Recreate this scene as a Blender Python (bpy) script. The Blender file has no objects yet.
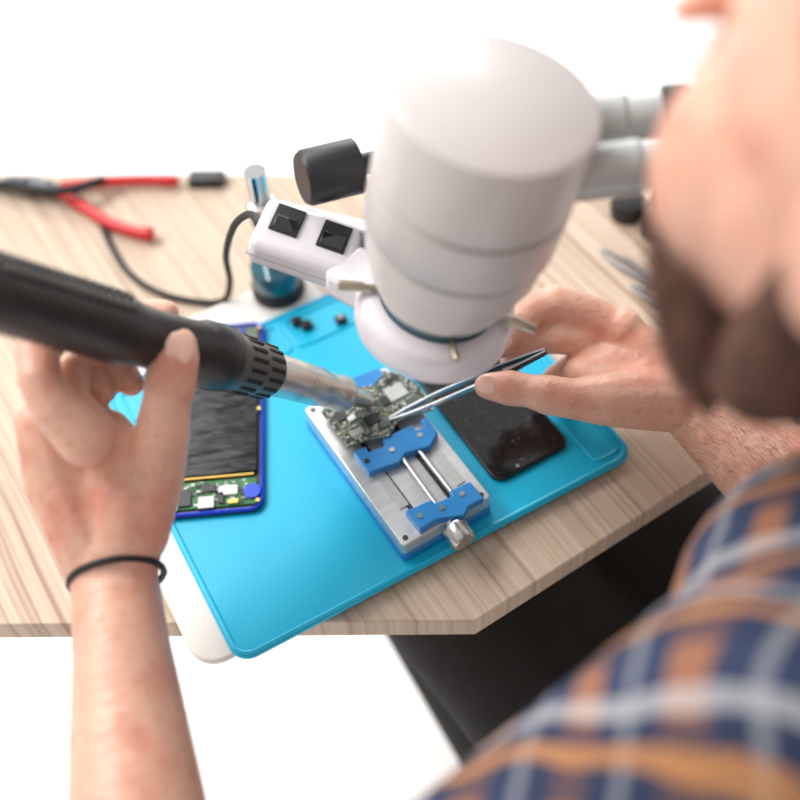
import bpy, bmesh, math, random
from mathutils import Vector, Matrix, Quaternion
random.seed(7)
scene = bpy.context.scene
COL = scene.collection
scene.view_settings.view_transform = 'Standard'
# ------------------------------------------------------------------ camera
FPX = 1080.0; H = 0.68
th = math.radians(52.6); rl = math.radians(4.9)
Fw = Vector((0, math.cos(th), -math.sin(th))); R0 = Vector((1, 0, 0)); U0 = Vector((0, math.sin(th), math.cos(th)))
IR = R0*math.cos(rl) - U0*math.sin(rl); IU = R0*math.sin(rl) + U0*math.cos(rl)
CP = Vector((0, 0, H))
def at(px, py, z=0.0):
    d = Fw + IR*((px-400)/FPX) + IU*((400-py)/FPX)
    return CP + d*((z-H)/d.z)
def atd(px, py, t):
    d = Fw + IR*((px-400)/FPX) + IU*((400-py)/FPX)
    return CP + d*t
def proj(p):
    r = p-CP; t = r.dot(Fw)
    return 400+FPX*r.dot(IR)/t, 400-FPX*r.dot(IU)/t, t
cd = bpy.data.cameras.new('camera'); cam = bpy.data.objects.new('camera', cd); COL.objects.link(cam)
m = Matrix((IR, IU, -Fw)).transposed().to_4x4(); m.translation = CP
cam.matrix_world = m
cd.sensor_width = 36; cd.lens = FPX/800*36; cd.clip_start = 0.01
cd.dof.use_dof = True; cd.dof.focus_distance = 0.73; cd.dof.aperture_fstop = 2.2
scene.camera = cam
# ------------------------------------------------------------------ materials
def C(r, g, b, k=1.0):
    f = lambda c: (c/255/12.92 if c/255 <= .04045 else ((c/255+.055)/1.055)**2.4)
    return (f(r)*k, f(g)*k, f(b)*k, 1)
def mat(name, c, rough=.5, metal=0, var=.12, vs=40, bump=0, bs=200, sss=0, coat=0, spec=.5, stretch=None):
    M = bpy.data.materials.new(name); M.use_nodes = True
    N = M.node_tree.nodes; L = M.node_tree.links; b = N['Principled BSDF']
    tc = N.new('ShaderNodeTexCoord'); n = N.new('ShaderNodeTexNoise'); n.inputs['Scale'].default_value = vs; n.inputs['Detail'].default_value = 3
    src = tc.outputs['Object']
    if stretch:
        mp = N.new('ShaderNodeMapping'); mp.inputs['Scale'].default_value = stretch; L.new(src, mp.inputs[0]); src = mp.outputs[0]
    L.new(src, n.inputs['Vector'])
    r = N.new('ShaderNodeValToRGB'); L.new(n.outputs['Fac'], r.inputs['Fac'])
    r.color_ramp.elements[0].position = .3; r.color_ramp.elements[1].position = .7
    r.color_ramp.elements[0].color = (c[0]*(1-var), c[1]*(1-var), c[2]*(1-var), 1)
    r.color_ramp.elements[1].color = (min(1, c[0]*(1+var*.5)), min(1, c[1]*(1+var*.5)), min(1, c[2]*(1+var*.5)), 1)
    L.new(r.outputs['Color'], b.inputs['Base Color'])
    b.inputs['Roughness'].default_value = rough; b.inputs['Metallic'].default_value = metal; b.inputs['Specular IOR Level'].default_value = spec
    if sss:
        b.inputs['Subsurface Weight'].default_value = sss; b.inputs['Subsurface Radius'].default_value = (.012, .004, .002); b.inputs['Subsurface Scale'].default_value = .5
    b.inputs['Coat Weight'].default_value = coat
    if bump:
        n2 = N.new('ShaderNodeTexNoise'); n2.inputs['Scale'].default_value = bs; L.new(src, n2.inputs['Vector'])
        bp = N.new('ShaderNodeBump'); bp.inputs['Strength'].default_value = bump; bp.inputs['Distance'].default_value = .001
        L.new(n2.outputs['Fac'], bp.inputs['Height']); L.new(bp.outputs['Normal'], b.inputs['Normal'])
    return M
def overlay(M, c, scale, lo, hi, k, detail=2):
    N = M.node_tree.nodes; L = M.node_tree.links; b = N['Principled BSDF']
    src = b.inputs['Base Color'].links[0].from_socket
    tc = N.new('ShaderNodeTexCoord'); n = N.new('ShaderNodeTexNoise'); n.inputs['Scale'].default_value = scale; n.inputs['Detail'].default_value = detail
    L.new(tc.outputs['Object'], n.inputs['Vector'])
    r = N.new('ShaderNodeValToRGB'); L.new(n.outputs['Fac'], r.inputs[0]); r.color_ramp.elements[0].position = lo; r.color_ramp.elements[1].position = hi
    r.color_ramp.elements[1].color = (k, k, k, 1)
    mx = N.new('ShaderNodeMixRGB'); L.new(r.outputs[0], mx.inputs[0]); L.new(src, mx.inputs[1]); mx.inputs[2].default_value = c
    L.new(mx.outputs[0], b.inputs['Base Color']); return M
def wood_mat():
    M = bpy.data.materials.new('wood_laminate'); M.use_nodes = True
    N = M.node_tree.nodes; L = M.node_tree.links; b = N['Principled BSDF']
    tc = N.new('ShaderNodeTexCoord'); mp = N.new('ShaderNodeMapping'); mp.inputs['Scale'].default_value = (190, 2.0, 1)
    n0 = N.new('ShaderNodeTexNoise'); n0.inputs['Scale'].default_value = 4
    L.new(tc.outputs['Object'], n0.inputs['Vector'])
    ad = N.new('ShaderNodeMixRGB'); ad.blend_type = 'ADD'; ad.inputs[0].default_value = .010
    L.new(tc.outputs['Object'], ad.inputs[1]); L.new(n0.outputs['Color'], ad.inputs[2]); L.new(ad.outputs[0], mp.inputs['Vector'])
    n = N.new('ShaderNodeTexNoise'); n.inputs['Scale'].default_value = 1; n.inputs['Detail'].default_value = 6; n.inputs['Roughness'].default_value = .62
    L.new(mp.outputs[0], n.inputs['Vector'])
    r = N.new('ShaderNodeValToRGB'); L.new(n.outputs['Fac'], r.inputs['Fac'])
    e = r.color_ramp.elements; e[0].position = .34; e[0].color = C(168, 140, 119); e[1].position = .62; e[1].color = C(216, 197, 178)
    x = e.new(.46); x.color = C(202, 180, 159)
    L.new(r.outputs['Color'], b.inputs['Base Color']); b.inputs['Roughness'].default_value = .6; b.inputs['Specular IOR Level'].default_value = .3
    return M
def plaid_mat():
    M = bpy.data.materials.new('plaid_flannel'); M.use_nodes = True
    N = M.node_tree.nodes; L = M.node_tree.links; b = N['Principled BSDF']
    tc = N.new('ShaderNodeTexCoord'); mp = N.new('ShaderNodeMapping'); mp.inputs['Rotation'].default_value = (.5, .25, .6); L.new(tc.outputs['Object'], mp.inputs[0])
    nz = N.new('ShaderNodeTexNoise'); nz.inputs['Scale'].default_value = 9; L.new(tc.outputs['Object'], nz.inputs['Vector'])
    ad = N.new('ShaderNodeMixRGB'); ad.blend_type = 'ADD'; ad.inputs[0].default_value = .04; L.new(mp.outputs[0], ad.inputs[1]); L.new(nz.outputs['Color'], ad.inputs[2])
    sp = N.new('ShaderNodeSeparateXYZ'); L.new(ad.outputs[0], sp.inputs[0])
    def band(sock, scale, off, lo):
        a = N.new('ShaderNodeMath'); a.operation = 'MULTIPLY_ADD'; a.inputs[1].default_value = scale; a.inputs[2].default_value = off; L.new(sock, a.inputs[0])
        f = N.new('ShaderNodeMath'); f.operation = 'FRACT'; L.new(a.outputs[0], f.inputs[0])
        g = N.new('ShaderNodeMath'); g.operation = 'LESS_THAN'; g.inputs[1].default_value = lo; L.new(f.outputs[0], g.inputs[0]); return g.outputs[0]
    prev = None; S = 20
    for sock, s, o, lo, c, k in ((sp.outputs[0], S, .1, .34, C(180, 118, 68), .6), (sp.outputs[1], S, .0, .52, C(34, 44, 70), .72), (sp.outputs[1], S, .45, .13, C(190, 188, 188), .55), (sp.outputs[0], S, .5, .10, C(180, 180, 182), .4), (sp.outputs[1], S, .75, .13, C(205, 140, 76), .6)):
        mx = N.new('ShaderNodeMixRGB'); g = band(sock, s, o, lo)
        ml = N.new('ShaderNodeMath'); ml.operation = 'MULTIPLY'; ml.inputs[1].default_value = k; L.new(g, ml.inputs[0]); L.new(ml.outputs[0], mx.inputs[0])
        if prev is None: mx.inputs[1].default_value = C(42, 54, 84)
        else: L.new(prev, mx.inputs[1])
        mx.inputs[2].default_value = c; prev = mx.outputs[0]
    L.new(prev, b.inputs['Base Color']); b.inputs['Roughness'].default_value = .9
    return M
M = dict(
 wood=wood_mat(), plaid=plaid_mat(),
 skin=overlay(overlay(mat('skin', C(228, 177, 153), .42, var=.10, vs=30, bump=.45, bs=420, sss=.12), C(206, 122, 102), 34, .48, .72, .6), C(190, 120, 98), 160, .55, .75, .35),
 mat=mat('cyan_silicone', C(0, 184, 224), .38, var=.05, vs=8, bump=.08, bs=900),
 matrim=mat('cyan_silicone_rim', C(5, 190, 230), .38, var=.05),
 white=mat('white_plastic', C(228, 222, 227), .3, var=.02, coat=.3),
 enamel=mat('white_enamel', C(206, 200, 198), .36, var=.03, vs=12, coat=.1),
 base=mat('cream_base', C(228, 224, 218), .4, var=.03),
 black=mat('black_plastic', C(30, 29, 31), .42, var=.15),
 grip=mat('charcoal_plastic', C(40, 37, 36), .36, var=.2, vs=60, bump=.35, bs=260),
 rib=mat('raised_grip_rubber', C(70, 66, 64), .5, var=.2),
 collar=mat('grey_plastic_collar', C(96, 93, 90), .35, .3, var=.15),
 rubber=mat('black_rubber', C(20, 20, 22), .6, var=.15),
 blackgl=mat('black_glass', C(14, 14, 18), .08, var=.1, coat=1),
 dusty=overlay(mat('dusty_glass', C(15, 14, 17), .14, var=.3, vs=30, coat=.5, bump=.05, bs=600), C(120, 118, 120), 520, .62, .72, .55, 4),
 steel=mat('brushed_steel', C(205, 205, 205), .28, 1, var=.12, vs=90),
 darksteel=mat('dark_steel', C(84, 86, 90), .3, .8, var=.12),
 toolsteel=mat('satin_tool_steel', C(150, 152, 156), .3, .9, var=.1),
 chrome=mat('chrome', C(225, 228, 230), .14, 1, var=.03),
 brass=mat('worn_nickel', C(180, 168, 150), .3, 1, var=.12),
 tubem=overlay(mat('heat_stained_steel', C(222, 218, 212), .3, .85, var=.10, vs=70, bump=.3, bs=150), C(130, 104, 84), 60, .55, .78, .55),
 alum=mat('anodised_aluminium', C(214, 214, 216), .36, .65, var=.10, vs=3, stretch=(8, 120, 8)),
 blue=mat('blue_anodised', C(50, 140, 210), .35, .2, var=.08),
 dblue=mat('deep_blue_frame', C(22, 58, 190), .3, .3, var=.08),
 pcb=mat('circuit_board_grey', C(100, 112, 102), .5, var=.25, vs=300),
 green=mat('green_circuit_board', C(40, 120, 60), .45, var=.4, vs=300),
 gold=mat('gold_contacts', C(205, 170, 90), .35, .8), lgrey=mat('light_grey_part', C(190, 192, 190), .4, .3),
 mgrey=mat('grey_green_chip', C(80, 88, 84), .4, .2),
 chipm=mat('chip_black', C(40, 42, 44), .4), orange=mat('orange_flex', C(200, 110, 50), .5),
 battery=mat('battery_wrap', C(9, 9, 11), .2, var=.4, vs=3, bump=1, bs=2.0, spec=.28, stretch=(14, 90, 20)),
 bluedot=mat('blue_sticker', C(25, 70, 220), .4), whitep=mat('white_sticker', C(235, 235, 235), .5),
 red=mat('red_grip', C(205, 30, 35), .4, var=.1),
 nail=mat('nail', C(238, 190, 172), .22, var=.04, coat=.5),
 hair=mat('dark_hair', C(92, 60, 46), .85, var=.5, vs=120, bump=1, bs=500),
 armhair=mat('fine_brown_hair', C(112, 72, 52), .8, var=.2),
 trouser=mat('dark_trousers', C(24, 20, 20), .9, var=.3), shoe=mat('dark_shoe', C(30, 24, 20), .5),
 eye=mat('eye_white', C(235, 232, 228), .15), iris=mat('iris', C(60, 40, 25), .2),
 slot=mat('vent_dark', C(12, 11, 11), .6), floor=mat('pale_floor', C(254, 254, 254), .6, var=.01, vs=3),
 wall=mat('white_plaster', C(240, 240, 238), .8, var=.02),
 lens=mat('lens_glass', C(30, 90, 105), .06, .1, coat=1), glowled=mat('frosted_ring', C(235, 240, 242), .3),
)
# ------------------------------------------------------------------ mesh helpers
def basis(z, x=None):
    z = z.normalized(); x = x or (Vector((1, 0, 0)) if abs(z.x) < .9 else Vector((0, 1, 0)))
    x = (x - z*x.dot(z)).normalized(); y = z.cross(x)
    return Matrix((x, y, z)).transposed()
class MB:
    def __init__(s): s.bm = bmesh.new()
    def box(s, c, size, rot=None):
        mt = Matrix.Translation(Vector(c)) @ (rot.to_4x4() if rot else Matrix.Identity(4)) @ Matrix.Diagonal((size[0], size[1], size[2], 1))
        bmesh.ops.create_cube(s.bm, size=1, matrix=mt); return s
    def lathe(s, p, d, prof, seg=40, cap=True):
        B = basis(Vector(d)); p = Vector(p); rings = []
        for a, r in prof:
            rings.append([s.bm.verts.new(p + B @ Vector((r*math.cos(k*2*math.pi/seg), r*math.sin(k*2*math.pi/seg), a))) for k in range(seg)])
        for i in range(len(rings)-1):
            for k in range(seg):
                s.bm.faces.new((rings[i][k], rings[i][(k+1) % seg], rings[i+1][(k+1) % seg], rings[i+1][k]))
        if cap:
            s.bm.faces.new(rings[0][::-1]); s.bm.faces.new(rings[-1])
        else:
            for k in range(seg): s.bm.faces.new((rings[-1][k], rings[-1][(k+1) % seg], rings[0][(k+1) % seg], rings[0][k]))
        return s
    def cyl(s, p0, p1, r0, r1=None, seg=24):
        p0 = Vector(p0); p1 = Vector(p1); r1 = r0 if r1 is None else r1
        return s.lathe(p0, p1-p0, [(0, r0), ((p1-p0).length, r1)], seg)
    def prism(s, poly, z0, z1):
        a = [s.bm.verts.new((p[0], p[1], z0)) for p in poly]; b = [s.bm.verts.new((p[0], p[1], z1)) for p in poly]
        n = len(poly); s.bm.faces.new(a[::-1]); s.bm.faces.new(b)
        for i in range(n): s.bm.faces.new((a[i], a[(i+1) % n], b[(i+1) % n], b[i]))
        return s
    def tube(s, pts, r, seg=12, close=False):
        pts = [Vector(p) for p in pts]; rs = r if isinstance(r, (list, tuple)) else [r]*len(pts)
        rings = []; x = None
        for i, p in enumerate(pts):
            d = (pts[min(i+1, len(pts)-1)] - pts[max(i-1, 0)]) if not close else (pts[(i+1) % len(pts)]-pts[i-1])
            B = basis(d, x); x = B.col[0].copy()
            rings.append([s.bm.verts.new(p + B @ Vector((rs[i]*math.cos(k*2*math.pi/seg), rs[i]*math.sin(k*2*math.pi/seg), 0))) for k in range(seg)])
        n = len(rings)
        for i in range(n if close else n-1):
            j = (i+1) % n
            for k in range(seg): s.bm.faces.new((rings[i][k], rings[i][(k+1) % seg], rings[j][(k+1) % seg], rings[j][k]))
        if not close: s.bm.faces.new(rings[0][::-1]); s.bm.faces.new(rings[-1])
        return s
    def ell(s, c, ax, ay, az, sub=3):
        mt = Matrix((ax, ay, az)).transposed().to_4x4(); mt.translation = Vector(c)
        bmesh.ops.create_icosphere(s.bm, subdivisions=sub, radius=1, matrix=mt); return s
    def ball(s, c, r, sub=None):
        sub = sub or (3 if r > .025 else 2)
        return s.ell(c, Vector((r, 0, 0)), Vector((0, r, 0)), Vector((0, 0, r)), sub)
    def chain(s, pts):
        for (a, ra), (b, rb) in zip(pts, pts[1:]):
            n = max(2, int((b-a).length/(min(ra, rb)*.3)))
            for i in range(n+1): s.ball(a.lerp(b, i/n), ra+(rb-ra)*i/n)
        return s
    def build(s, name, m, parent=None, bevel=0, smooth=True, label=None):
        bmesh.ops.recalc_face_normals(s.bm, faces=s.bm.faces[:])
        me = bpy.data.meshes.new(name); s.bm.to_mesh(me); s.bm.free()
        me.materials.append(M[m]); o = bpy.data.objects.new(name, me); COL.objects.link(o)
        if parent: o.parent = parent
        if smooth:
            for p in me.polygons: p.use_smooth = True
            try: me.set_sharp_from_angle(angle=math.radians(38))
            except Exception: pass
        if bevel:
            b = o.modifiers.new('bevel', 'BEVEL'); b.width = bevel; b.segments = 3; b.limit_method = 'ANGLE'; b.angle_limit = math.radians(40)
        if label: o['label'] = label
        return o
def thing(name, label, cat, loc=(0, 0, 0), rot=0, group=None):
    o = bpy.data.objects.new(name, None); o.empty_display_size = .02; COL.objects.link(o)
    o.location = loc; o.rotation_euler = (0, 0, rot); o['label'] = label; o['category'] = cat
    if group: o['group'] = group
    return o
def tag(o, label, cat, group=None):
    o['label'] = label; o['category'] = cat
    if group: o['group'] = group
    return o
def local(o):
    Mi = (Matrix.Translation(o.location) @ Matrix.Rotation(o.rotation_euler.z, 4, 'Z')).inverted()
    return lambda px, py, z: Mi @ at(px, py, z)
def rrect(x0, y0, x1, y1, r, n=8):
    out = []
    for cx, cy, a0 in ((x1-r, y1-r, 0), (x0+r, y1-r, 90), (x0+r, y0+r, 180), (x1-r, y0+r, 270)):
        for k in range(n+1):
            a = math.radians(a0+90*k/n); out.append((cx+r*math.cos(a), cy+r*math.sin(a)))
    return out
def spline(pts, n=8):
    pts = [Vector(p) for p in pts]; out = []
    P = [pts[0]]+pts+[pts[-1]]
    for i in range(1, len(P)-2):
        for k in range(n):
            t = k/n; a, b, c, d = P[i-1], P[i], P[i+1], P[i+2]
            out.append(.5*((2*b)+(-a+c)*t+(2*a-5*b+4*c-d)*t*t+(-a+3*b-3*c+d)*t**3))
    out.append(pts[-1]); return out
def remesh(o, v, it=5):
    r = o.modifiers.new('remesh', 'REMESH'); r.mode = 'VOXEL'; r.voxel_size = v; r.use_smooth_shade = True
    s = o.modifiers.new('smooth', 'SMOOTH'); s.factor = .5; s.iterations = it
    dg = bpy.context.evaluated_depsgraph_get()
    me = bpy.data.meshes.new_from_object(o.evaluated_get(dg)); o.modifiers.clear(); old = o.data; o.data = me
    me.name = old.name; bpy.data.meshes.remove(old)
# ------------------------------------------------------------------ setting
fl = MB().box((0, .6, -.76), (9, 9, .02)).build('floor', 'floor', smooth=False); fl['kind'] = 'structure'
wl = MB().box((0, 5.0, .55), (9, .1, 2.6)).build('wall_back', 'wall', smooth=False); wl['kind'] = 'structure'
# ------------------------------------------------------------------ workbench
e0 = at(475, 621); e1 = at(702, 476); ea = math.atan2(e1.y-e0.y, e1.x-e0.x)
tb = thing('workbench', 'pale striped wood workbench carrying the cyan mat and tools', 'table', (e0.x, e0.y, 0), ea)
Lt = local(tb)
poly = [Lt(475, 621, 0), Vector((.75, 0, 0)), Lt(1150, 174, 0), Lt(-140, 174, 0), Lt(-140, 626, 0)]
MB().prism([(p.x, p.y) for p in poly], -.022, 0).build('tabletop', 'wood', tb, bevel=.0015)
for p in ((-.02, .5), (.62, .06), (.55, .24), (.25, .36)):
    MB().box((p[0], p[1], -.386), (.04, .04, .728)).build('leg', 'steel', tb, bevel=.003)
# ------------------------------------------------------------------ mat
ma = math.radians(25.4); A0 = Vector((-.2373, .5457, 0))
MW, MH = .325, .268
mt = thing('repair_mat', 'cyan silicone repair mat with raised trays lying under the clamp fixture', 'mat', (A0.x, A0.y, .006), ma)
MB().prism(rrect(0, -MH, MW, 0, .014), 0, .0035).build('pad', 'mat', mt, bevel=.001)
rim = [(x, y, .0035) for x, y in rrect(.003, -MH+.003, MW-.003, -.003, .012)]
MB().tube(rim, .0018, 8, True).build('rim', 'matrim', mt)
for (x0, y0, x1, y1) in ((MW-.030, -MH+.010, MW-.008, -.055), (.012, -.042, .078, -.010), (.084, -.042, .15, -.010), (.156, -.042, .222, -.010), (.228, -.042, MW-.010, -.010)):
    MB().tube([(x, y, .0035) for x, y in rrect(x0, y0, x1, y1, .005)], .0013, 8, True).build('tray_ridge', 'matrim', mt)
ZM = .0095
# ------------------------------------------------------------------ microscope
ms = thing('microscope', 'white stereo microscope on a steel post standing over the clamp fixture', 'microscope', (A0.x, A0.y, 0), ma)
Lm = local(ms)
MB().prism(rrect(-.024, -.258, .20, .042, .02), 0, .006).build('base_plate', 'base', ms, bevel=.002)
pp = Lm(279, 290, .006)
MB().lathe((pp.x, pp.y, .006), (0, 0, 1), [(0, .0225), (.010, .0225), (.012, .021)]).build('post_collar', 'black', ms)
MB().lathe((pp.x, pp.y, .018), (0, 0, 1), [(0, .0205), (.018, .0205), (.020, .0195)]).build('reflection_sleeve', 'lens', ms)  # dark teal colour stands in for the mat's reflection in the steel post
MB().cyl((pp.x, pp.y, .02), (pp.x, pp.y, .138), .0085, seg=32).build('post', 'chrome', ms)
MSI = (Matrix.Translation(ms.location) @ Matrix.Rotation(ma, 4, 'Z')).inverted()
tol = lambda p: MSI @ p
told = lambda d: MSI.to_3x3() @ d
P0 = at(431, 323, .165); AX = Vector((.21, -.04, .975)).normalized()
def onax(s): return P0 + AX*s
MB().lathe(tol(P0), told(AX), [(.012, .030), (.035, .032), (.035, .0385), (.037, .0405), (.0485, .0410), (.0490, .0455), (.0500, .0465), (.0660, .0472), (.0665, .0505), (.0680, .0518), (.0850, .0525), (.0855, .0500), (.0895, .0500), (.0900, .0545), (.0920, .0558), (.1220, .0562), (.1225, .0530), (.1270, .0530), (.1275, .0562), (.172, .0562), (.176, .055), (.178, .052)], 80).build('optical_body', 'enamel', ms)
MB().lathe(tol(P0), told(AX), [(.004, .027), (.012, .030), (.012, .031), (.004, .031)], 48).build('objective_housing', 'black', ms)
MB().lathe(tol(P0), told(AX), [(.022, .0362), (.034, .0372), (.0345, .036)], 48).build('objective_lens', 'lens', ms)
a0 = Vector((pp.x, pp.y, .100)); a1 = tol(onax(.062))
d = a1-a0; B = basis(d, Vector((0, 0, 1)))
MB().box(a0+d*.45, (.014, .016, d.length*.9), B).build('support_arm', 'steel', ms, bevel=.003)
MB().lathe((pp.x, pp.y, .085), (0, 0, 1), [(0, .012), (.022, .012)]).build('arm_clamp', 'steel', ms, bevel=.002)
k0 = tol(at(356, 166, .222)); kd = told(Vector((-.88, -.32, .1))).normalized()
MB().lathe(k0, kd, [(-.045, .007), (0, .007), (0, .018), (.034, .018), (.037, .016)]).build('focus_knob', 'black', ms)
for off in (0, 1):
    q = onax(.124) + Vector((.03, -.005+.04*off, 0)); dr = Vector((.93, -.12, .14)).normalized()
    MB().lathe(tol(q), told(dr), [(0, .015), (.058, .015), (.060, .0125), (.078, .0125)]).build('eyepiece_tube', 'lgrey', ms)
    MB().lathe(tol(q+dr*.078), told(dr), [(0, .0155), (.012, .0155), (.015, .0135)]).build('eyepiece', 'black', ms)
# ring light
rg = thing('ring_light', 'white ring light with a two-switch control box clamped under the microscope', 'ring light', P0)
RP = lambda p: p-P0
MB().lathe((0, 0, 0), AX, [(0, .036), (0, .0465), (.002, .0492), (.005, .0500), (.018, .0500), (.022, .0490), (.0250, .0465), (.0265, .041), (.0265, .0375), (.012, .0375)], 64, cap=False).build('ring', 'white', rg)
MB().lathe(-AX*.0005, AX, [(0, .0365), (0, .046), (.001, .046), (.001, .0365)], 48, cap=False).build('diffuser', 'glowled', rg)
def ringdir(px, py):
    p = at(px, py, P0.z+.02); v = p-(P0+AX*.02); v -= AX*v.dot(AX); return v.normalized()
for (px, py) in ((345, 308), (535, 325), (440, 220), (462, 391)):
    v = ringdir(px, py); k = .6 if py == 391 else 1
    MB().lathe(AX*.0295+v*.037, v, [(0, .0022), (.010*k, .0022), (.010*k, .0034*k), (.0245*k, .0034*k), (.0255*k, .003*k)], 20).build('thumbscrew', 'brass', rg)
q1 = at(262, 217, .205); q2 = at(356, 250, .187); bc = (q1+q2)/2; bx = (q2-q1).normalized()
bz = (AX-bx*AX.dot(bx)).normalized(); by = bz.cross(bx); BM = Matrix((bx, by, bz)).transposed()
BL = (q2-q1).length+.004
cb = MB().box(RP(bc)-bz*.011, (BL, .046, .022), BM).build('control_box', 'white', rg, bevel=.006)
MB().box(RP(bc)-bz*.0115, (BL+.0006, .0466, .0008), BM).build('seam', 'lgrey', cb)
for k in (-1, 1):
    c = bc+bx*(k*BL*.235)+by*.004
    sw = MB().box(RP(c)+bz*.0006, (.019, .024, .0022), BM).build('rocker_switch', 'black', cb, bevel=.0006)
    sw2 = MB().box(RP(c)+bz*.0016-by*.005, (.015, .010, .0024), BM @ Matrix.Rotation(.18, 3, 'X')).build('rocker', 'blackgl', sw, bevel=.0005)
nd = (P0+AX*.012)-(bc+bx*BL*.3-bz*.014); nb = basis(nd, bz)
st = bc+bx*BL*.28-by*.008-bz*.014
MB().box(RP(st+(P0+AX*.012-st)*.36), (.022, .038, (P0-st).length*.55), nb).build('neck', 'white', rg, bevel=.006)
# cord of ring light
cp = [(-60, 180), (0, 187), (40, 189), (75, 196), (98, 215), (108, 240), (128, 272), (160, 293), (200, 302), (224, 300), (230, 282), (226, 255), (234, 226), (250, 214)]
cz = [.004]*9+[.006, .03, .08, .14, .18]
pts = [at(x, y, z) for (x, y), z in zip(cp, cz)]; pts.append(bc-bx*BL*.48-bz*.008)
tag(MB().tube(spline(pts, 8), .0027, 12).build('power_cord', 'rubber'), 'thin black cord looping across the wood to the ring light', 'cord')
# ------------------------------------------------------------------ clamp fixture
zt = .030
pl, pb, pr = at(303, 409, zt), at(404, 546, zt), at(492, 496, zt)
hc = (pl+pr)/2; ang = math.atan2(pr.y-pb.y, pr.x-pb.x); HWd = (pr-pb).length; HL = (pb-pl).length
cf = thing('clamp_fixture', 'silver and blue board clamp holding the logic board on the mat', 'clamp', (hc.x, hc.y, ZM), ang)
Lc = local(cf); Zl = lambda z: z-ZM
MB().prism(rrect(-HWd/2-.001, -HL/2-.001, HWd/2+.001, HL/2+.001, .004), 0, .008).build('base', 'blue', cf, bevel=.001)
MB().prism(rrect(-HWd/2, -HL/2, HWd/2, HL/2, .003), .008, Zl(zt)).build('body', 'alum', cf, bevel=.0008)
for x in (-.016, .012): MB().box((x, -.012, Zl(zt)+.0002), (.0035, HL*.62, .0012)).build('guide_groove', 'chipm', cf)
for (sx, sy) in ((-1, -1), (1, -1), (-1, 1), (1, 1)):
    MB().cyl((sx*(HWd/2-.005), sy*(HL/2-.005), Zl(zt)-.0005), (sx*(HWd/2-.005), sy*(HL/2-.005), Zl(zt)+.0005), .0020, seg=20).build('corner_screw', 'darksteel', cf)
def clampbar(name, pix, z0, z1, m='blue'):
    ps = [Lc(x, y, z1) for x, y in pix]
    return MB().prism([(p.x, p.y) for p in ps], Zl(z0), Zl(z1)).build(name, m, cf, bevel=.0008)
b1 = clampbar('middle_jaw', [(353, 452), (366, 446), (368, 452), (384, 446), (382, 438), (412, 425), (416, 430), (424, 427), (420, 420), (427, 417), (438, 432), (430, 446), (405, 453), (399, 462), (369, 472)], .030, .037)
b2 = clampbar('end_jaw', [(405, 511), (432, 499), (435, 503), (452, 496), (449, 491), (470, 481), (484, 498), (468, 506), (464, 515), (436, 519), (420, 529)], .030, .037)
b3 = clampbar('top_jaw', [(347, 380), (378, 367), (390, 380), (357, 396)], .030, .036)
for (px, py, par) in ((367, 461, b1), (392, 450, b1), (420, 435, b1), (420, 516, b2), (462, 494, b2), (442, 508, b2)):
    p = Lc(px, py, .037)
    MB().cyl((p.x, p.y, Zl(.036)), (p.x, p.y, Zl(.0378)), .0022, seg=6).build('screw', 'chipm' if px % 2 else 'steel', par)
for (a, b) in (((398, 452), (438, 507)), ((414, 444), (458, 500))):
    MB().cyl(Lc(a[0], a[1], .0335), Lc(b[0], b[1], .0335), .0020).build('rod', 'steel', cf)
for (a, b) in (((376, 466), (407, 512)), ((431, 440), (462, 490))):
    p = Lc(a[0], a[1], .0305); q = Lc(b[0], b[1], .0305); MB().box((p+q)/2, (.007, (q-p).length*.8, .001)).build('scale_strip', 'lgrey', cf)
s0 = Lc(441, 510, .030); s1 = Lc(466, 544, .026); sd = (s1-s0).normalized(); sl = (s1-s0).length
MB().lathe(s0, sd, [(0, .0035), (sl-.016, .0035), (sl-.016, .0085), (sl-.014, .0095), (sl-.003, .0095), (sl-.001, .008)], 32).build('adjuster_knob', 'steel', cf)
# logic board
bp = [(321, 412), (334, 396), (352, 389), (372, 386), (384, 374), (398, 372), (414, 382), (432, 402), (434, 410), (408, 416), (396, 424), (390, 436), (366, 441), (347, 448)]
bo = at(378, 410, .037)
lb = thing('logic_board', 'bare phone circuit board packed with chips gripped in the clamp fixture', 'circuit board', (bo.x, bo.y, .0372), ang)
Lb = local(lb)
bpl = [Lb(x, y, .038) for x, y in bp]
MB().prism([(p.x, p.y) for p in bpl], 0, .0012).build('board', 'pcb', lb)
def inside(x, y, poly):
    c = False; n = len(poly)
    for i in range(n):
        a, b = poly[i], poly[i-1]
        if (a.y > y) != (b.y > y) and x < (b.x-a.x)*(y-a.y)/(b.y-a.y)+a.x: c = not c
    return c
mn = [min(p.x for p in bpl), min(p.y for p in bpl)]; mx = [max(p.x for p in bpl), max(p.y for p in bpl)]
big = []
for (px, py, w, h, mm) in ((352, 402, .010, .012, 'steel'), (372, 420, .011, .009, 'chipm'), (396, 393, .015, .013, 'lgrey'), (414, 403, .009, .009, 'mgrey'), (341, 417, .008, .008, 'chipm'), (357, 433, .010, .006, 'lgrey'), (385, 402, .006, .008, 'chipm'), (391, 380, .010, .004, 'chipm'), (368, 398, .006, .006, 'chipm'), (384, 425, .006, .006, 'mgrey'), (352, 419, .006, .005, 'steel'), (425, 405, .005, .004, 'chipm')):
    p = Lb(px, py, .038); big.append((p.x, p.y, w/2+.0008, h/2+.0008))
    MB().box((p.x, p.y, .0018), (w, h, .0014)).build('chip', mm, lb, bevel=.0002)
parts = {k: MB() for k in ('lgrey', 'chipm', 'gold', 'whitep', 'mgrey')}
GS = .0021
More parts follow.
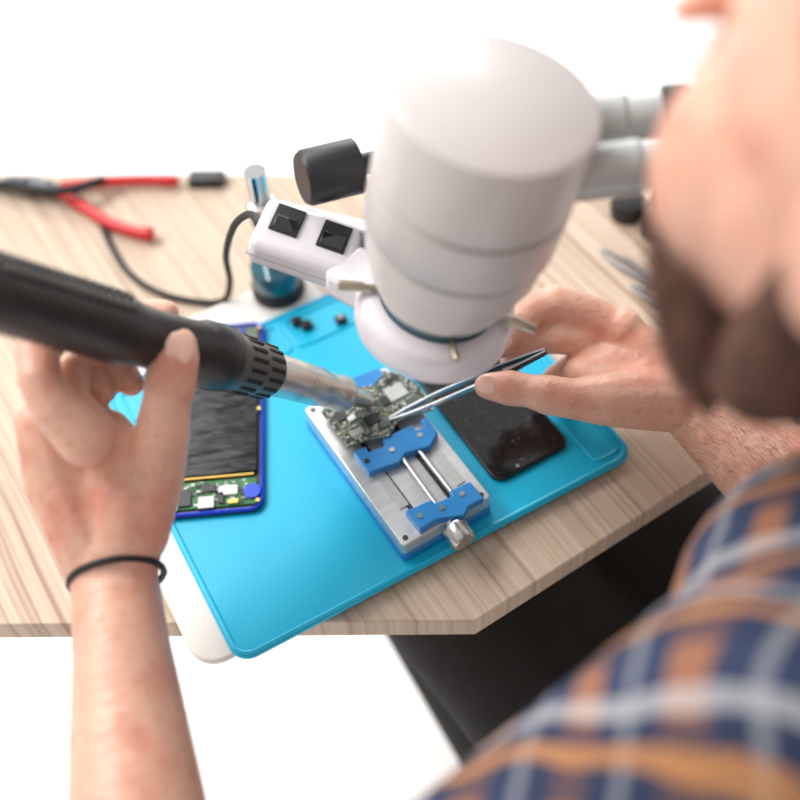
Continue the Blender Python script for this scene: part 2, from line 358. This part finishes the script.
for ix in range(int((mx[0]-mn[0])/GS)):
    for iy in range(int((mx[1]-mn[1])/GS)):
        x = mn[0]+(ix+.5)*GS; y = mn[1]+(iy+.5)*GS
        if not inside(x, y, bpl) or random.random() < .28 or any(abs(x-a) < w and abs(y-c) < hh_ for a, c, w, hh_ in big): continue
        k = random.choice(['lgrey', 'lgrey', 'chipm', 'chipm', 'mgrey', 'gold', 'whitep'])
        w_, h_ = random.choice([(.0015, .0009), (.0009, .0015), (.0012, .0012), (.0017, .0013)])
        parts[k].box((x, y, .0015), (w_, h_, .0007))
for k in parts:
    o = parts[k].build('surface_components', k, lb, smooth=False); o['kind'] = 'stuff'
# ------------------------------------------------------------------ black phone screen on mat
c1, c2, c3 = at(499, 480, .016), at(569, 443, .016), at(405, 372, .016)
pa = math.atan2(c2.y-c1.y, c2.x-c1.x)
W = (c2-c1).length+.004; Lh = .135
ux = Vector((math.cos(pa), math.sin(pa), 0)); uy = Vector((-math.sin(pa), math.cos(pa), 0))
pc = c1+ux*(W/2-.002)+uy*(Lh/2)
ph = thing('smartphone', 'black glass smartphone lying face up beside the clamp fixture', 'phone', (pc.x, pc.y, ZM), pa)
MB().prism(rrect(-W/2, -Lh/2, W/2, Lh/2, .009), 0, .0045).build('frame', 'black', ph, bevel=.0012)
MB().prism(rrect(-W/2+.0015, -Lh/2+.0015, W/2-.0015, Lh/2-.0015, .008), .0045, .0051).build('screen', 'dusty', ph)
MB().cyl((-.012, -Lh/2+.004, .0051), (-.012, -Lh/2+.004, .0053), .0012).build('sensor', 'steel', ph)
# ------------------------------------------------------------------ opened blue device
t1, t2 = at(263, 507, .016), at(264, 320, .016)
ta = math.atan2(t2.y-t1.y, t2.x-t1.x)-math.pi/2; TW = .088; TL = (t2-t1).length
ux = Vector((math.cos(ta), math.sin(ta), 0)); uy = Vector((-math.sin(ta), math.cos(ta), 0))
tc0 = t1-ux*TW/2+uy*TL/2
tp = thing('opened_phone', 'opened blue-framed device showing battery and boards beside the left hand', 'phone', (tc0.x, tc0.y, ZM), ta)
tf = MB().prism(rrect(-TW/2, -TL/2, TW/2, TL/2, .010), 0, .003).build('back_shell', 'chipm', tp)
rimp = rrect(-TW/2+.001, -TL/2+.001, TW/2-.001, TL/2-.001, .009)
MB().tube([(x, y, .0035) for x, y in rimp], .0017, 8, True).build('frame', 'dblue', tp)
Lp = local(tp)
def tpart(name, x0, y0, x1, y1, z0, z1, m, r=.002, par=None):
    return MB().prism(rrect(x0, y0, x1, y1, r), z0, z1).build(name, m, par or tp, bevel=.0004)
yb = Lp(225, 475, .014).y; yt = Lp(225, 392, .014).y
tpart('battery', -TW/2+.006, yb, TW/2-.005, yt+.012, .003, .0065, 'battery')
tpart('battery_edge', -TW/2+.007, yb-.0025, TW/2-.007, yb-.0008, .003, .006, 'gold', .0006)
gb = tpart('lower_board', -TW/2+.005, -TL/2+.005, TW/2-.005, yb-.004, .003, .0045, 'green')
x0 = TW/2
for (dx, dy, w, h, mm, nm) in ((-.026, .018, .014, .008, 'whitep', 'white_sticker'), (-.042, .009, .012, .010, 'lgrey', 'connector'), (-.058, .014, .010, .014, 'chipm', 'speaker'), (-.040, .021, .010, .006, 'chipm', 'contact'), (-.022, .008, .008, .004, 'gold', 'contact'), (-.031, .012, .004, .010, 'chipm', 'contact'), (-.066, .010, .006, .012, 'lgrey', 'connector')):
    tpart(nm, x0+dx-w/2, -TL/2+dy-h/2, x0+dx+w/2, -TL/2+dy+h/2, .0045, .006, mm, .0008, gb)
random.seed(11); sm = MB(); sm2 = MB()
for i in range(160):
    x = random.uniform(-TW/2+.007, TW/2-.007); y = random.uniform(-TL/2+.007, yb-.006); s_ = random.choice([.0009, .0014, .002])
    (sm if i % 2 else sm2).box((x, y, .0048), (s_*1.5, s_, .001))
o = sm.build('surface_components', 'lgrey', gb, smooth=False); o['kind'] = 'stuff'
o = sm2.build('surface_components', 'chipm', gb, smooth=False); o['kind'] = 'stuff'
p = Lp(252, 490, .016)
MB().cyl((p.x, p.y, .0045), (p.x, p.y, .0062), .0062, seg=28).build('blue_dot', 'bluedot', gb)
ub = tpart('upper_board', -TW/2+.005, yt+.014, TW/2-.005, TL/2-.004, .003, .0045, 'pcb')
random.seed(3)
for i in range(60):
    x = random.uniform(-TW/2+.010, TW/2-.008); y = random.uniform(yt+.018, TL/2-.007) if i < 40 else random.uniform(TL/2-.022, TL/2-.007); w = random.uniform(.003, .010); h = random.uniform(.003, .008)
    tpart('chip', x-w/2, y-h/2, x+w/2, y+h/2, .0045, .0055+random.random()*.001, random.choice(['chipm', 'chipm', 'lgrey', 'dblue', 'black', 'whitep', 'dblue']), .0007, ub)
tpart('flex_cable', .006, yt+.004, .013, yt+.03, .0070, .0075, 'orange')
for (sx, sy) in ((-1, -1), (1, -1), (1, 1), (-1, 1), (1, 0)):
    MB().cyl((sx*(TW/2-.004), sy*(TL/2-.007), .003), (sx*(TW/2-.004), sy*(TL/2-.007), .0062), .0016, seg=12).build('screw', 'gold', tp)
# ------------------------------------------------------------------ heat gun
G0 = at(367, 401, .045); G1 = at(-60, 278, .30); GD = (G1-G0).normalized()
def gs(px):
    lo, hi = 0, 1.2
    for _ in range(50):
        mid = (lo+hi)/2
        if proj(G0+(G1-G0)*mid)[0] > px: lo = mid
        else: hi = mid
    return lo*(G1-G0).length
def gt(px): return proj(G0+GD*gs(px))[2]
def prof(l): return [(gs(px), hw*gt(px)/FPX) for px, hw in l]
hg = thing('heat_gun', 'black hot air gun with steel nozzle gripped in the left hand', 'heat gun', G0)
MB().lathe((0, 0, 0), GD, prof([(367, 7), (366.5, 8.5), (346, 10)])).build('nozzle_tip', 'tubem', hg)
MB().lathe((0, 0, 0), GD, prof([(347, 9), (344, 18), (341, 19.5), (337, 18), (322, 18.5), (318, 20), (280, 21.5), (268, 21.5)])).build('nozzle_tube', 'tubem', hg)
vc = MB().lathe((0, 0, 0), GD, prof([(271, 22), (268, 25.5), (264, 27), (234, 29.5), (230, 31), (220, 32)])).build('vent_collar', 'collar', hg)
BG = basis(GD)
for ring, off0 in (((267, 252), .1), ((249, 232), .27)):
    sa, sb = gs(ring[0]), gs(ring[1]); rr = (26.4+(263-sum(ring)/2)*.1)*gt(ring[0])/FPX
    for k in range(16):
        a = k*2*math.pi/16+off0
        n = BG @ Vector((math.cos(a), math.sin(a), 0)); tq = GD.cross(n)
        MB().box(GD*((sa+sb)/2)+n*(rr-.0002), (.0030, .0022, abs(sb-sa)*.9), Matrix((tq, n, GD)).transposed()).build('vent_slot', 'slot', vc, bevel=.0006)
hd = MB().lathe((0, 0, 0), GD, prof([(226, 30), (223, 33), (214, 34.5), (200, 34.5), (196, 32), (186, 30.5), (150, 30.5), (128, 33), (122, 36), (90, 36), (40, 37.5), (0, 38.5), (-40, 40), (-52, 36)]), 48).build('handle', 'grip', hg)
for i in range(16):
    px = 114-i*8.5; s = gs(px); r = (36.2+(90-px)*.03)*gt(px)/FPX
    for k in range(4):
        a = .05+k*.34
        n = (IU*math.cos(a)-Fw*math.sin(a)).normalized(); n = (n-GD*n.dot(GD)).normalized(); tq = GD.cross(n)
        MB().box(GD*s+n*(r+.0004), (.0072, .0034, .0032), Matrix((tq, n, GD)).transposed() @ Matrix.Rotation(.5, 3, 'Y')).build('grip_rib', 'rib', hd, bevel=.0008)
sB = (G1-G0).length
MB().tube(spline([GD*sB*.98, GD*(sB+.05), GD*(sB+.12)+Vector((-.03, .04, -.05)), GD*(sB+.16)+Vector((-.08, .1, -.2))], 6), .006).build('hose', 'rubber', hg)
# ------------------------------------------------------------------ tweezers in the right hand
T0 = at(389, 419, .041); T1 = at(546, 351, .095)
tw = thing('tweezers', 'long steel pointed tweezers held in the right hand above the board', 'tweezers', T0)
td = (T1-T0); tl = td.length; td.normalize(); Bt = basis(td, Vector((0, 0, 1))); tside = Bt.col[1]
tup = Bt.col[0]
for sgn in (-1, 1):
    def strip(sv, m, nm):
        bm = MB(); rings = []
        for s, gap, w in sv:
            c = td*(s*tl)+tside*(sgn*gap)
            rings.append([bm.bm.verts.new(c+tup*(w*i)+tside*(j*.0008)) for i, j in ((-1, -1), (1, -1), (1, 1), (-1, 1))])
        for a, b in zip(rings, rings[1:]):
            for k in range(4): bm.bm.faces.new((a[k], a[(k+1) % 4], b[(k+1) % 4], b[k]))
        bm.bm.faces.new(rings[0][::-1]); bm.bm.faces.new(rings[-1]); return bm.build(nm, m, tw)
    strip([(0, .0008, .0006), (.12, .0026, .0010), (.3, .0040, .0016), (.6, .0042, .0022)], 'steel', 'prong')
    strip([(.595, .0042, .0023), (.75, .0036, .0024), (.9, .0022, .0023), (1, .0010, .002)], 'darksteel', 'grip')
# ------------------------------------------------------------------ person
pe = thing('person', 'person in a navy and orange plaid shirt leaning over the workbench with both hands working', 'person', at(760, 560, -.75))
PO = pe.location.copy()
f2 = Vector((-.55, .835, 0)).normalized(); s2 = Vector((f2.y, -f2.x, 0))
Z = Vector((0, 0, 1))
LS = atd(764, 728, .42); RS = LS+s2*.35; RS.z = LS.z+.01; mid = (LS+RS)/2
HC = atd(932, 150, .385)
LE = Vector((-.14, .04, .06)); RE = at(905, 590, .03)
LW = atd(116, 590, .655); RW = at(697, 404, .055)
hipc = mid-f2*.14; hipc.z = -.15
off = lambda l: [(p-PO, r) for p, r in l]
b = MB()
def chain(l): b.chain(off(l))
# torso, neck
for sg in (-1, 1):
    chain([(hipc+s2*.075*sg, .10), (mid.lerp(hipc, .5)+s2*.07*sg, .095), (mid+s2*.08*sg-Z*.06, .085)])
chain([(LS-Z*.005, .045), (mid-Z*.02-f2*.02, .06), (RS-Z*.005, .045)])
chain([(mid-f2*.01, .055), (HC-f2*.04-Z*.06, .052)])
# legs
KN = {}
for sg in (-1, 1):
    k = hipc+s2*.075*sg+f2*.46; k.z = -.19; a = k.copy()-f2*.26; a.z = -.68; KN[sg] = (k, a)
    chain([(hipc+s2*.07*sg, .085), (k, .055), (a, .036)])
    chain([(a, .036), (a+f2*.13-Z*.03, .03)])
# arms
chain([(LS, .052), (LE, .042)]); chain([(LE, .043), (LE.lerp(LW, .35), .043), (LE.lerp(LW, .85), .029), (LW, .0265)])
chain([(RS, .052), (RE, .042)]); chain([(RE, .044), (RE.lerp(RW, .35), .043), (RE.lerp(RW, .8), .032), (RW, .0285)])
# right hand
RH = dict(
 index=[(624, 334, .080, .0160), (588, 312, .092, .0134), (555, 303, .099, .0140), (536, 309, .098, .0116), (519, 322, .093, .0118), (501, 347, .082, .0088)],
 middle=[(628, 352, .066, .0150), (592, 340, .074, .0126), (558, 337, .079, .0132), (540, 340, .077, .0110), (526, 348, .071, .0112), (511, 363, .063, .0086)],
 ring=[(632, 370, .050, .0140), (602, 364, .054, .0114), (576, 366, .054, .0114), (555, 378, .044, .0098), (543, 390, .033, .0084)],
 little=[(638, 386, .036, .0130), (612, 388, .036, .0104), (592, 392, .034, .0098), (577, 400, .026, .0088), (566, 404, .018, .0078)],
 thumb=[(678, 402, .062, .023), (642, 398, .070, .0235), (606, 399, .077, .0195), (574, 399, .081, .0146), (548, 395, .082, .0146), (530, 391, .081, .0122), (510, 388, .080, .0132), (487, 386, .077, .0096)])
for k, l in RH.items():
    pts = [(at(x, y, z), r) for x, y, z, r in l]
    chain(pts)
    if k != 'thumb':
        b.ball(pts[0][0]+Vector((-.002, .002, .004))-PO, pts[0][1]*1.04)
        chain([(RW+Vector((0, 0, pts[0][0].z*.4-.02)), .022), (pts[0][0].lerp(RW, .4), .0200), pts[0]])
chain([(RW, .026), (at(645, 380, .062), .025), (at(612, 368, .064), .021), (at(584, 374, .064), .0155)])
chain([(at(640, 390, .068), .022), (at(600, 380, .068), .0165)])
# left hand: fingers lie across behind and under the gun, thumb in front
def lt(px, d): return gt(px)+d
LH = dict(
 index=[(84, 440, .018, .0165), (56, 410, .026, .0146), (40, 378, .032, .0134), (37, 354, .040, .0130), (66, 318, .046, .0102), (120, 312, .044, .0100), (166, 314, .016, .0088)],
 middle=[(92, 430, .034, .0140), (72, 400, .040, .0114), (74, 372, .050, .0104), (98, 352, .056, .0100), (118, 362, .050, .0092), (131, 383, .040, .0088)],
 ring=[(84, 436, .040, .0135), (62, 404, .050, .0108), (66, 380, .060, .0096), (82, 360, .062, .0096), (94, 370, .056, .0088), (103, 391, .046, .0084)],
 little=[(78, 442, .046, .0125), (56, 412, .056, .0098), (58, 390, .062, .0092), (62, 372, .062, .0090), (68, 380, .056, .0084), (76, 397, .046, .0078)],
 thumb=[(138, 532, 0, .020), (154, 480, 0, .0190), (162, 436, 0, .0176), (167, 402, 0, .0152), (171, 379, 0, .0164), (175, 360, 0, .0152), (178, 346, 0, .0122)])
tz = [.655, .655, .650, .643, .642, .642, .645]
for k, l in LH.items():
    if k == 'thumb': pts = [(atd(x, y, tz[i]), r) for i, (x, y, d_, r) in enumerate(l)]
    else: pts = [(atd(x, y, lt(x, d_)), r) for x, y, d_, r in l]
    chain(pts)
palm = [[(98, 560, .660, .024), (60, 480, .655, .0225), (42, 425, .648, .0168)], [(110, 560, .660, .024), (82, 480, .66, .022), (70, 430, .655, .0170)],
        [(116, 560, .660, .025), (105, 490, .66, .023), (94, 436, .662, .0180), (92, 418, .664, .0130)], [(122, 560, .658, .024), (130, 500, .655, .024), (120, 450, .660, .0175), (112, 428, .664, .0115)], [(60, 430, .655, .016), (80, 418, .660, .013)]]
for l in palm: chain([(atd(x, y, t), r) for x, y, t, r in l])
chain([(LW, .026), (atd(110, 555, .66), .0255)])
chain([(atd(140, 478, .657), .018), (atd(128, 446, .663), .013)])
# head
pit = math.radians(6)
fh = Vector((-.42, .91, 0)).normalized(); hs = Vector((fh.y, -fh.x, 0))
hf = (fh*math.cos(pit)-Z*math.sin(pit)); hu = (fh*math.sin(pit)+Z*math.cos(pit))
h = lambda a, bb, c: HC-PO+hf*a+hs*bb+hu*c
b.ell(h(-.015, 0, .03), hf*.098, hs*.077, hu*.09); b.ell(h(.02, 0, -.02), hf*.078, hs*.074, hu*.088)
b.ell(h(.035, 0, -.075), hf*.052, hs*.050, hu*.038); b.ell(h(.075, 0, -.098), hf*.022, hs*.024, hu*.018)
b.chain([(h(.085, 0, .02), .010), (h(.104, 0, -.018), .0125)]); b.ell(h(.095, 0, -.022), hf*.012, hs*.018, hu*.009)
b.ell(h(.083, 0, .035), hf*.013, hs*.055, hu*.010)
b.ell(h(.088, 0, -.052), hf*.010, hs*.024, hu*.006); b.ell(h(.086, 0, -.062), hf*.010, hs*.020, hu*.007)
for sg in (-1, 1):
    b.ell(h(-.030, .077*sg, .004), hf*.017, hs*.008, hu*.03); b.ell(h(.046, .036*sg, -.022), hf*.042, hs*.041, hu*.052)
body = b.build('body', 'skin', pe)
remesh(body, .0020, 3)
for sg in (-1, 1):
    e = MB().ball(h(.080, .031*sg, .010), .0125).build('eye', 'eye', pe); MB().ball(h(.0895, .031*sg, .008), .0045).build('iris', 'iris', e)
bb_ = MB()
bb_.ell(h(.030, 0, -.096), hf*.066, hs*.066, hu*.042); bb_.ell(h(.066, 0, -.104), hf*.036, hs*.040, hu*.028)
for sg in (-1, 1):
    bb_.chain([(h(-.015, .070*sg, -.015), .011), (h(-.008, .066*sg, -.05), .018), (h(.005, .054*sg, -.082), .026)])
    bb_.chain([(h(.092, .006*sg, -.046), .006), (h(.080, .026*sg, -.060), .008)])
random.seed(21)
remesh(bb_.build('beard', 'hair', pe), .003, 4)
st_ = MB()
for i in range(6500):
    # whiskers scattered over the cheeks, thinning upward
    az = random.uniform(-1.75, 1.75); c_ = -.030-.085*random.random()**.62
    base = h(.028+.062*math.cos(az)*1.04, .076*math.sin(az), c_)
    kq = max(.35, 1-((c_+.02)/.09)**2*.20)
    ctr = h(.025, 0, c_); n = (base-ctr); base = ctr+n*kq*1.05; n.normalize()
    dd = (-hu+n*.45+hs*random.uniform(-.4, .4)).normalized()*random.uniform(.008, .016); w_ = n.cross(hu).normalized()*.0005
    v = [st_.bm.verts.new(q) for q in (base-w_, base+w_, base+dd+n*.002)]; st_.bm.faces.new(v)
o = st_.build('beard_whiskers', 'hair', pe, smooth=False); o['kind'] = 'stuff'
hh = MB(); hh.ell(h(-.045, 0, .062), hf*.090, hs*.082, hu*.082); hh.ell(h(-.06, 0, .01), hf*.06, hs*.078, hu*.075)
remesh(hh.build('hair', 'hair', pe), .004, 3)
# arm hair on the right forearm
random.seed(5); ah = MB(); fd = (RE-RW).normalized(); tocam = (CP-RW).normalized()
n0 = (tocam-fd*tocam.dot(fd)).normalized(); n1 = fd.cross(n0)
for i in range(1000):
    u = random.uniform(-.02, .5); a = random.uniform(-1.4, 1.4)
    r = .0285+(.043-.0285)*min(1, max(0, u)/.65); n = n0*math.cos(a)+n1*math.sin(a)
    p = RW.lerp(RE, u)+n*r*.985-PO; dirn = (-fd*.9+n1*random.uniform(-.4, .4)+n*.2).normalized(); L_ = random.uniform(.005, .009); w_ = fd.cross(n)*.00009
    v = [ah.bm.verts.new(q) for q in (p-w_, p+w_, p+dirn*L_)]
    ah.bm.faces.new(v)
o = ah.build('arm_hair', 'armhair', pe, smooth=False); o['kind'] = 'stuff'
# shirt
s = MB()
def sch(l): s.chain(off(l))
for sg in (-1, 1):
    sch([(hipc+s2*.075*sg, .115), (mid.lerp(hipc, .5)+s2*.07*sg, .108), (mid+s2*.08*sg-Z*.06, .096)])
sch([(LS-Z*.005, .056), (mid-Z*.03-f2*.02, .064), (RS-Z*.005, .056)])
sch([(LS, .060), (LS.lerp(LE, .85), .055)]); sch([(RS, .060), (RE, .055), (RE.lerp(RW, .34), .049), (RE.lerp(RW, .37), .046)])
remesh(s.build('shirt', 'plaid', pe), .005, 4)
c = MB(); cpts = []
nc = mid-f2*.012-PO
for k in range(24):
    a = k*math.pi/12; cpts.append(nc+f2*(.068*math.cos(a))+s2*(.072*math.sin(a))+Z*(.035-.02*math.cos(a)))
c.tube(cpts, .011, 10, True).build('collar', 'plaid', pe)
t = MB()
for sg in (-1, 1):
    k, a = KN[sg]
    a2 = a.copy(); a2.z = -.66
    t.chain(off([(hipc+s2*.07*sg-Z*.02, .112), (hipc+s2*.075*sg+f2*.1-Z*.015, .100), (k, .085), (a2, .05)]))
    sh = MB(); sh.chain(off([(a-Z*.045, .042), (a+f2*.15-Z*.055, .034)])); remesh(sh.build('shoe', 'shoe', pe), .005, 3)
remesh(t.build('trousers', 'trouser', pe), .006, 4)
# wristband
wb = []
wc = atd(117, 578, .657); wd = (LW-LE).normalized(); WB = basis(wd, IR)
for k in range(40):
    a = k*math.pi/20; wb.append(wc-PO+WB @ Vector((.0280*math.cos(a), .0286*math.sin(a), 0)))
MB().tube(wb, .0021, 8, True).build('wristband', 'rubber', pe, label='thin black elastic band around the left wrist')
# nails
def nail(p, along, r, w, l):
    al = along.normalized(); n = (CP-p).normalized(); n = (n-al*n.dot(al)).normalized(); sd_ = al.cross(n)
    MB().ell(p+n*(r-.0008)-PO, al*l, sd_*w, n*.0016, 3).build('fingernail', 'nail', pe)
nail(at(491, 385, .078), at(488, 386, .077)-at(516, 389, .080), .0107, .0068, .0085)
nail(atd(180, 348, .642), atd(180, 343, .64)-atd(174, 372, .64), .0134, .0088, .0100)
nail(at(503, 343, .084), at(500, 346, .082)-at(519, 320, .093), .0096, .0060, .0070)
# ------------------------------------------------------------------ stool
sp = hipc.copy()
so = thing('stool', 'black round stool under the seated person', 'stool', (sp.x, sp.y, -.75))
MB().lathe((0, 0, .38), (0, 0, 1), [(0, .17), (.01, .19), (.05, .19), (.065, .17)], 48).build('seat', 'black', so)
MB().cyl((0, 0, .03), (0, 0, .38), .025).build('pole', 'steel', so)
MB().lathe((0, 0, 0), (0, 0, 1), [(0, .22), (.012, .22), (.03, .05)], 48).build('base', 'black', so)
# ------------------------------------------------------------------ small things
pli = thing('pliers', 'red handled pliers lying on the wood under the black cable', 'pliers', at(40, 188, 0))
PQ = pli.location.copy()
def pth(l, z=.008): return [at(x, y, z)-PQ for x, y in l]
MB().tube(spline(pth([(60, 193), (82, 206), (112, 224), (140, 233), (153, 234)]), 6), [.0045]*4+[.0055]*16+[.0065]*4+[.005], 14).build('handle', 'red', pli)
MB().tube(spline(pth([(62, 186), (85, 184), (120, 181), (150, 180), (178, 181)]), 6), [.0045]*4+[.005]*16+[.0055]*4+[.004], 14).build('handle', 'red', pli)
MB().tube(spline(pth([(62, 193), (48, 190), (36, 184), (18, 180), (4, 181)]), 6), [.004]*5+[.0065]*10+[.004]*6+[.0035]*4, 12).build('jaw', 'darksteel', pli)
MB().tube(spline(pth([(62, 187), (48, 187), (36, 188), (18, 187), (4, 184)]), 6), [.004]*5+[.0065]*10+[.004]*6+[.0035]*4, 12).build('jaw', 'darksteel', pli)
tag(MB().tube(spline([at(x, y, z) for x, y, z in ((-60, 180, .006), (0, 184, .016), (30, 188, .020), (62, 191, .022), (84, 186, .018), (104, 179, .016))], 8), .0040, 12).build('test_lead', 'rubber'), 'thick black lead crossing over the pliers at the bench edge', 'cable')
k = at(206, 182, 0)
tag(MB().prism([(k.x-.016, k.y-.008), (k.x+.018, k.y-.012), (k.x+.020, k.y+.004), (k.x-.014, k.y+.008)], 0, .01).build('plug', 'black', bevel=.002), 'small flat black plug at the back edge right of the pliers', 'plug')
cc = thing('loupe', 'round black eye loupe on the wood right of the microscope', 'loupe', at(627, 214, 0))
MB().lathe((0, 0, 0), (0, 0, 1), [(0, .015), (.014, .0165), (.018, .015)]).build('housing', 'black', cc)
MB().lathe((0, 0, .018), (0, 0, 1), [(0, .011), (.001, .0105)]).build('lens', 'rubber', cc)
bt = thing('bottle', 'small dark dropper bottle beside the loupe near the head', 'bottle', at(656, 232, 0))
MB().lathe((0, 0, 0), (0, 0, 1), [(0, .013), (.03, .013), (.036, .006), (.04, .006)]).build('body', 'black', bt)
MB().lathe((0, 0, .04), (0, 0, 1), [(0, .0075), (.014, .0065)]).build('cap', 'rubber', bt)
def tool(a, bq, lab, r=.0022, spread=.005):
    pa_, pb_ = at(a[0], a[1], .004), at(bq[0], bq[1], .004)
    o = thing('spare_tweezers', lab, 'tweezers', pa_); d = pb_-pa_; sd_ = Vector((-d.y, d.x, 0)).normalized()
    for sg in (-1, 1):
        MB().tube([Vector((0, 0, 0)), d*.4+sd_*sg*spread, d*.8+sd_*sg*spread*.7, d], [.0006, r*.8, r, r], 8).build('arm', 'toolsteel', o)
tool((598, 248), (668, 290), 'silver tweezers on the wood pointing toward the loupe', .0026, .005)
tool((628, 284), (674, 310), 'shorter silver tweezers nearest the right wrist', .0024, .004)
for (px, py, lab) in ((297, 323, 'tiny black camera module on the mat, left of the pair of parts'), (307, 327, 'tiny black part touching the camera module on the mat'), (341, 321, 'tiny black part with a bright screw beside the ring light')):
    p = at(px, py, .010)
    o = thing('camera_module', lab, 'phone part', (p.x, p.y, ZM), .4)
    MB().box((0, 0, .0025), (.009, .008, .005)).build('housing', 'black', o, bevel=.0008)
    MB().cyl((0, 0, .005), (0, 0, .0065), .0024).build('lens', 'chrome' if px > 330 else 'blackgl', o)
# ------------------------------------------------------------------ light
w = bpy.data.worlds.new('world'); scene.world = w; w.use_nodes = True
w.node_tree.nodes['Background'].inputs[0].default_value = (1, .985, .965, 1); w.node_tree.nodes['Background'].inputs[1].default_value = .66
def area(loc, tgt, size, e, col=(1, 1, 1)):
    l = bpy.data.lights.new('softbox', 'AREA'); l.size = size; l.energy = e; l.color = col
    o = bpy.data.objects.new('softbox', l); COL.objects.link(o); o.location = loc
    o.rotation_euler = (Vector(tgt)-Vector(loc)).to_track_quat('-Z', 'Y').to_euler()
area((-1.5, 1.0, 1.7), (0, .45, 0), 1.0, 42, (1, .965, .93))
area((0, 4.0, 1.2), (0, 3.0, -.75), 2.0, 70)
sl = bpy.data.lights.new('sun', 'SUN'); sl.energy = 1.15; sl.angle = .4; so_ = bpy.data.objects.new('sun', sl); COL.objects.link(so_); so_.rotation_euler = (math.radians(-35), math.radians(-25), 0)
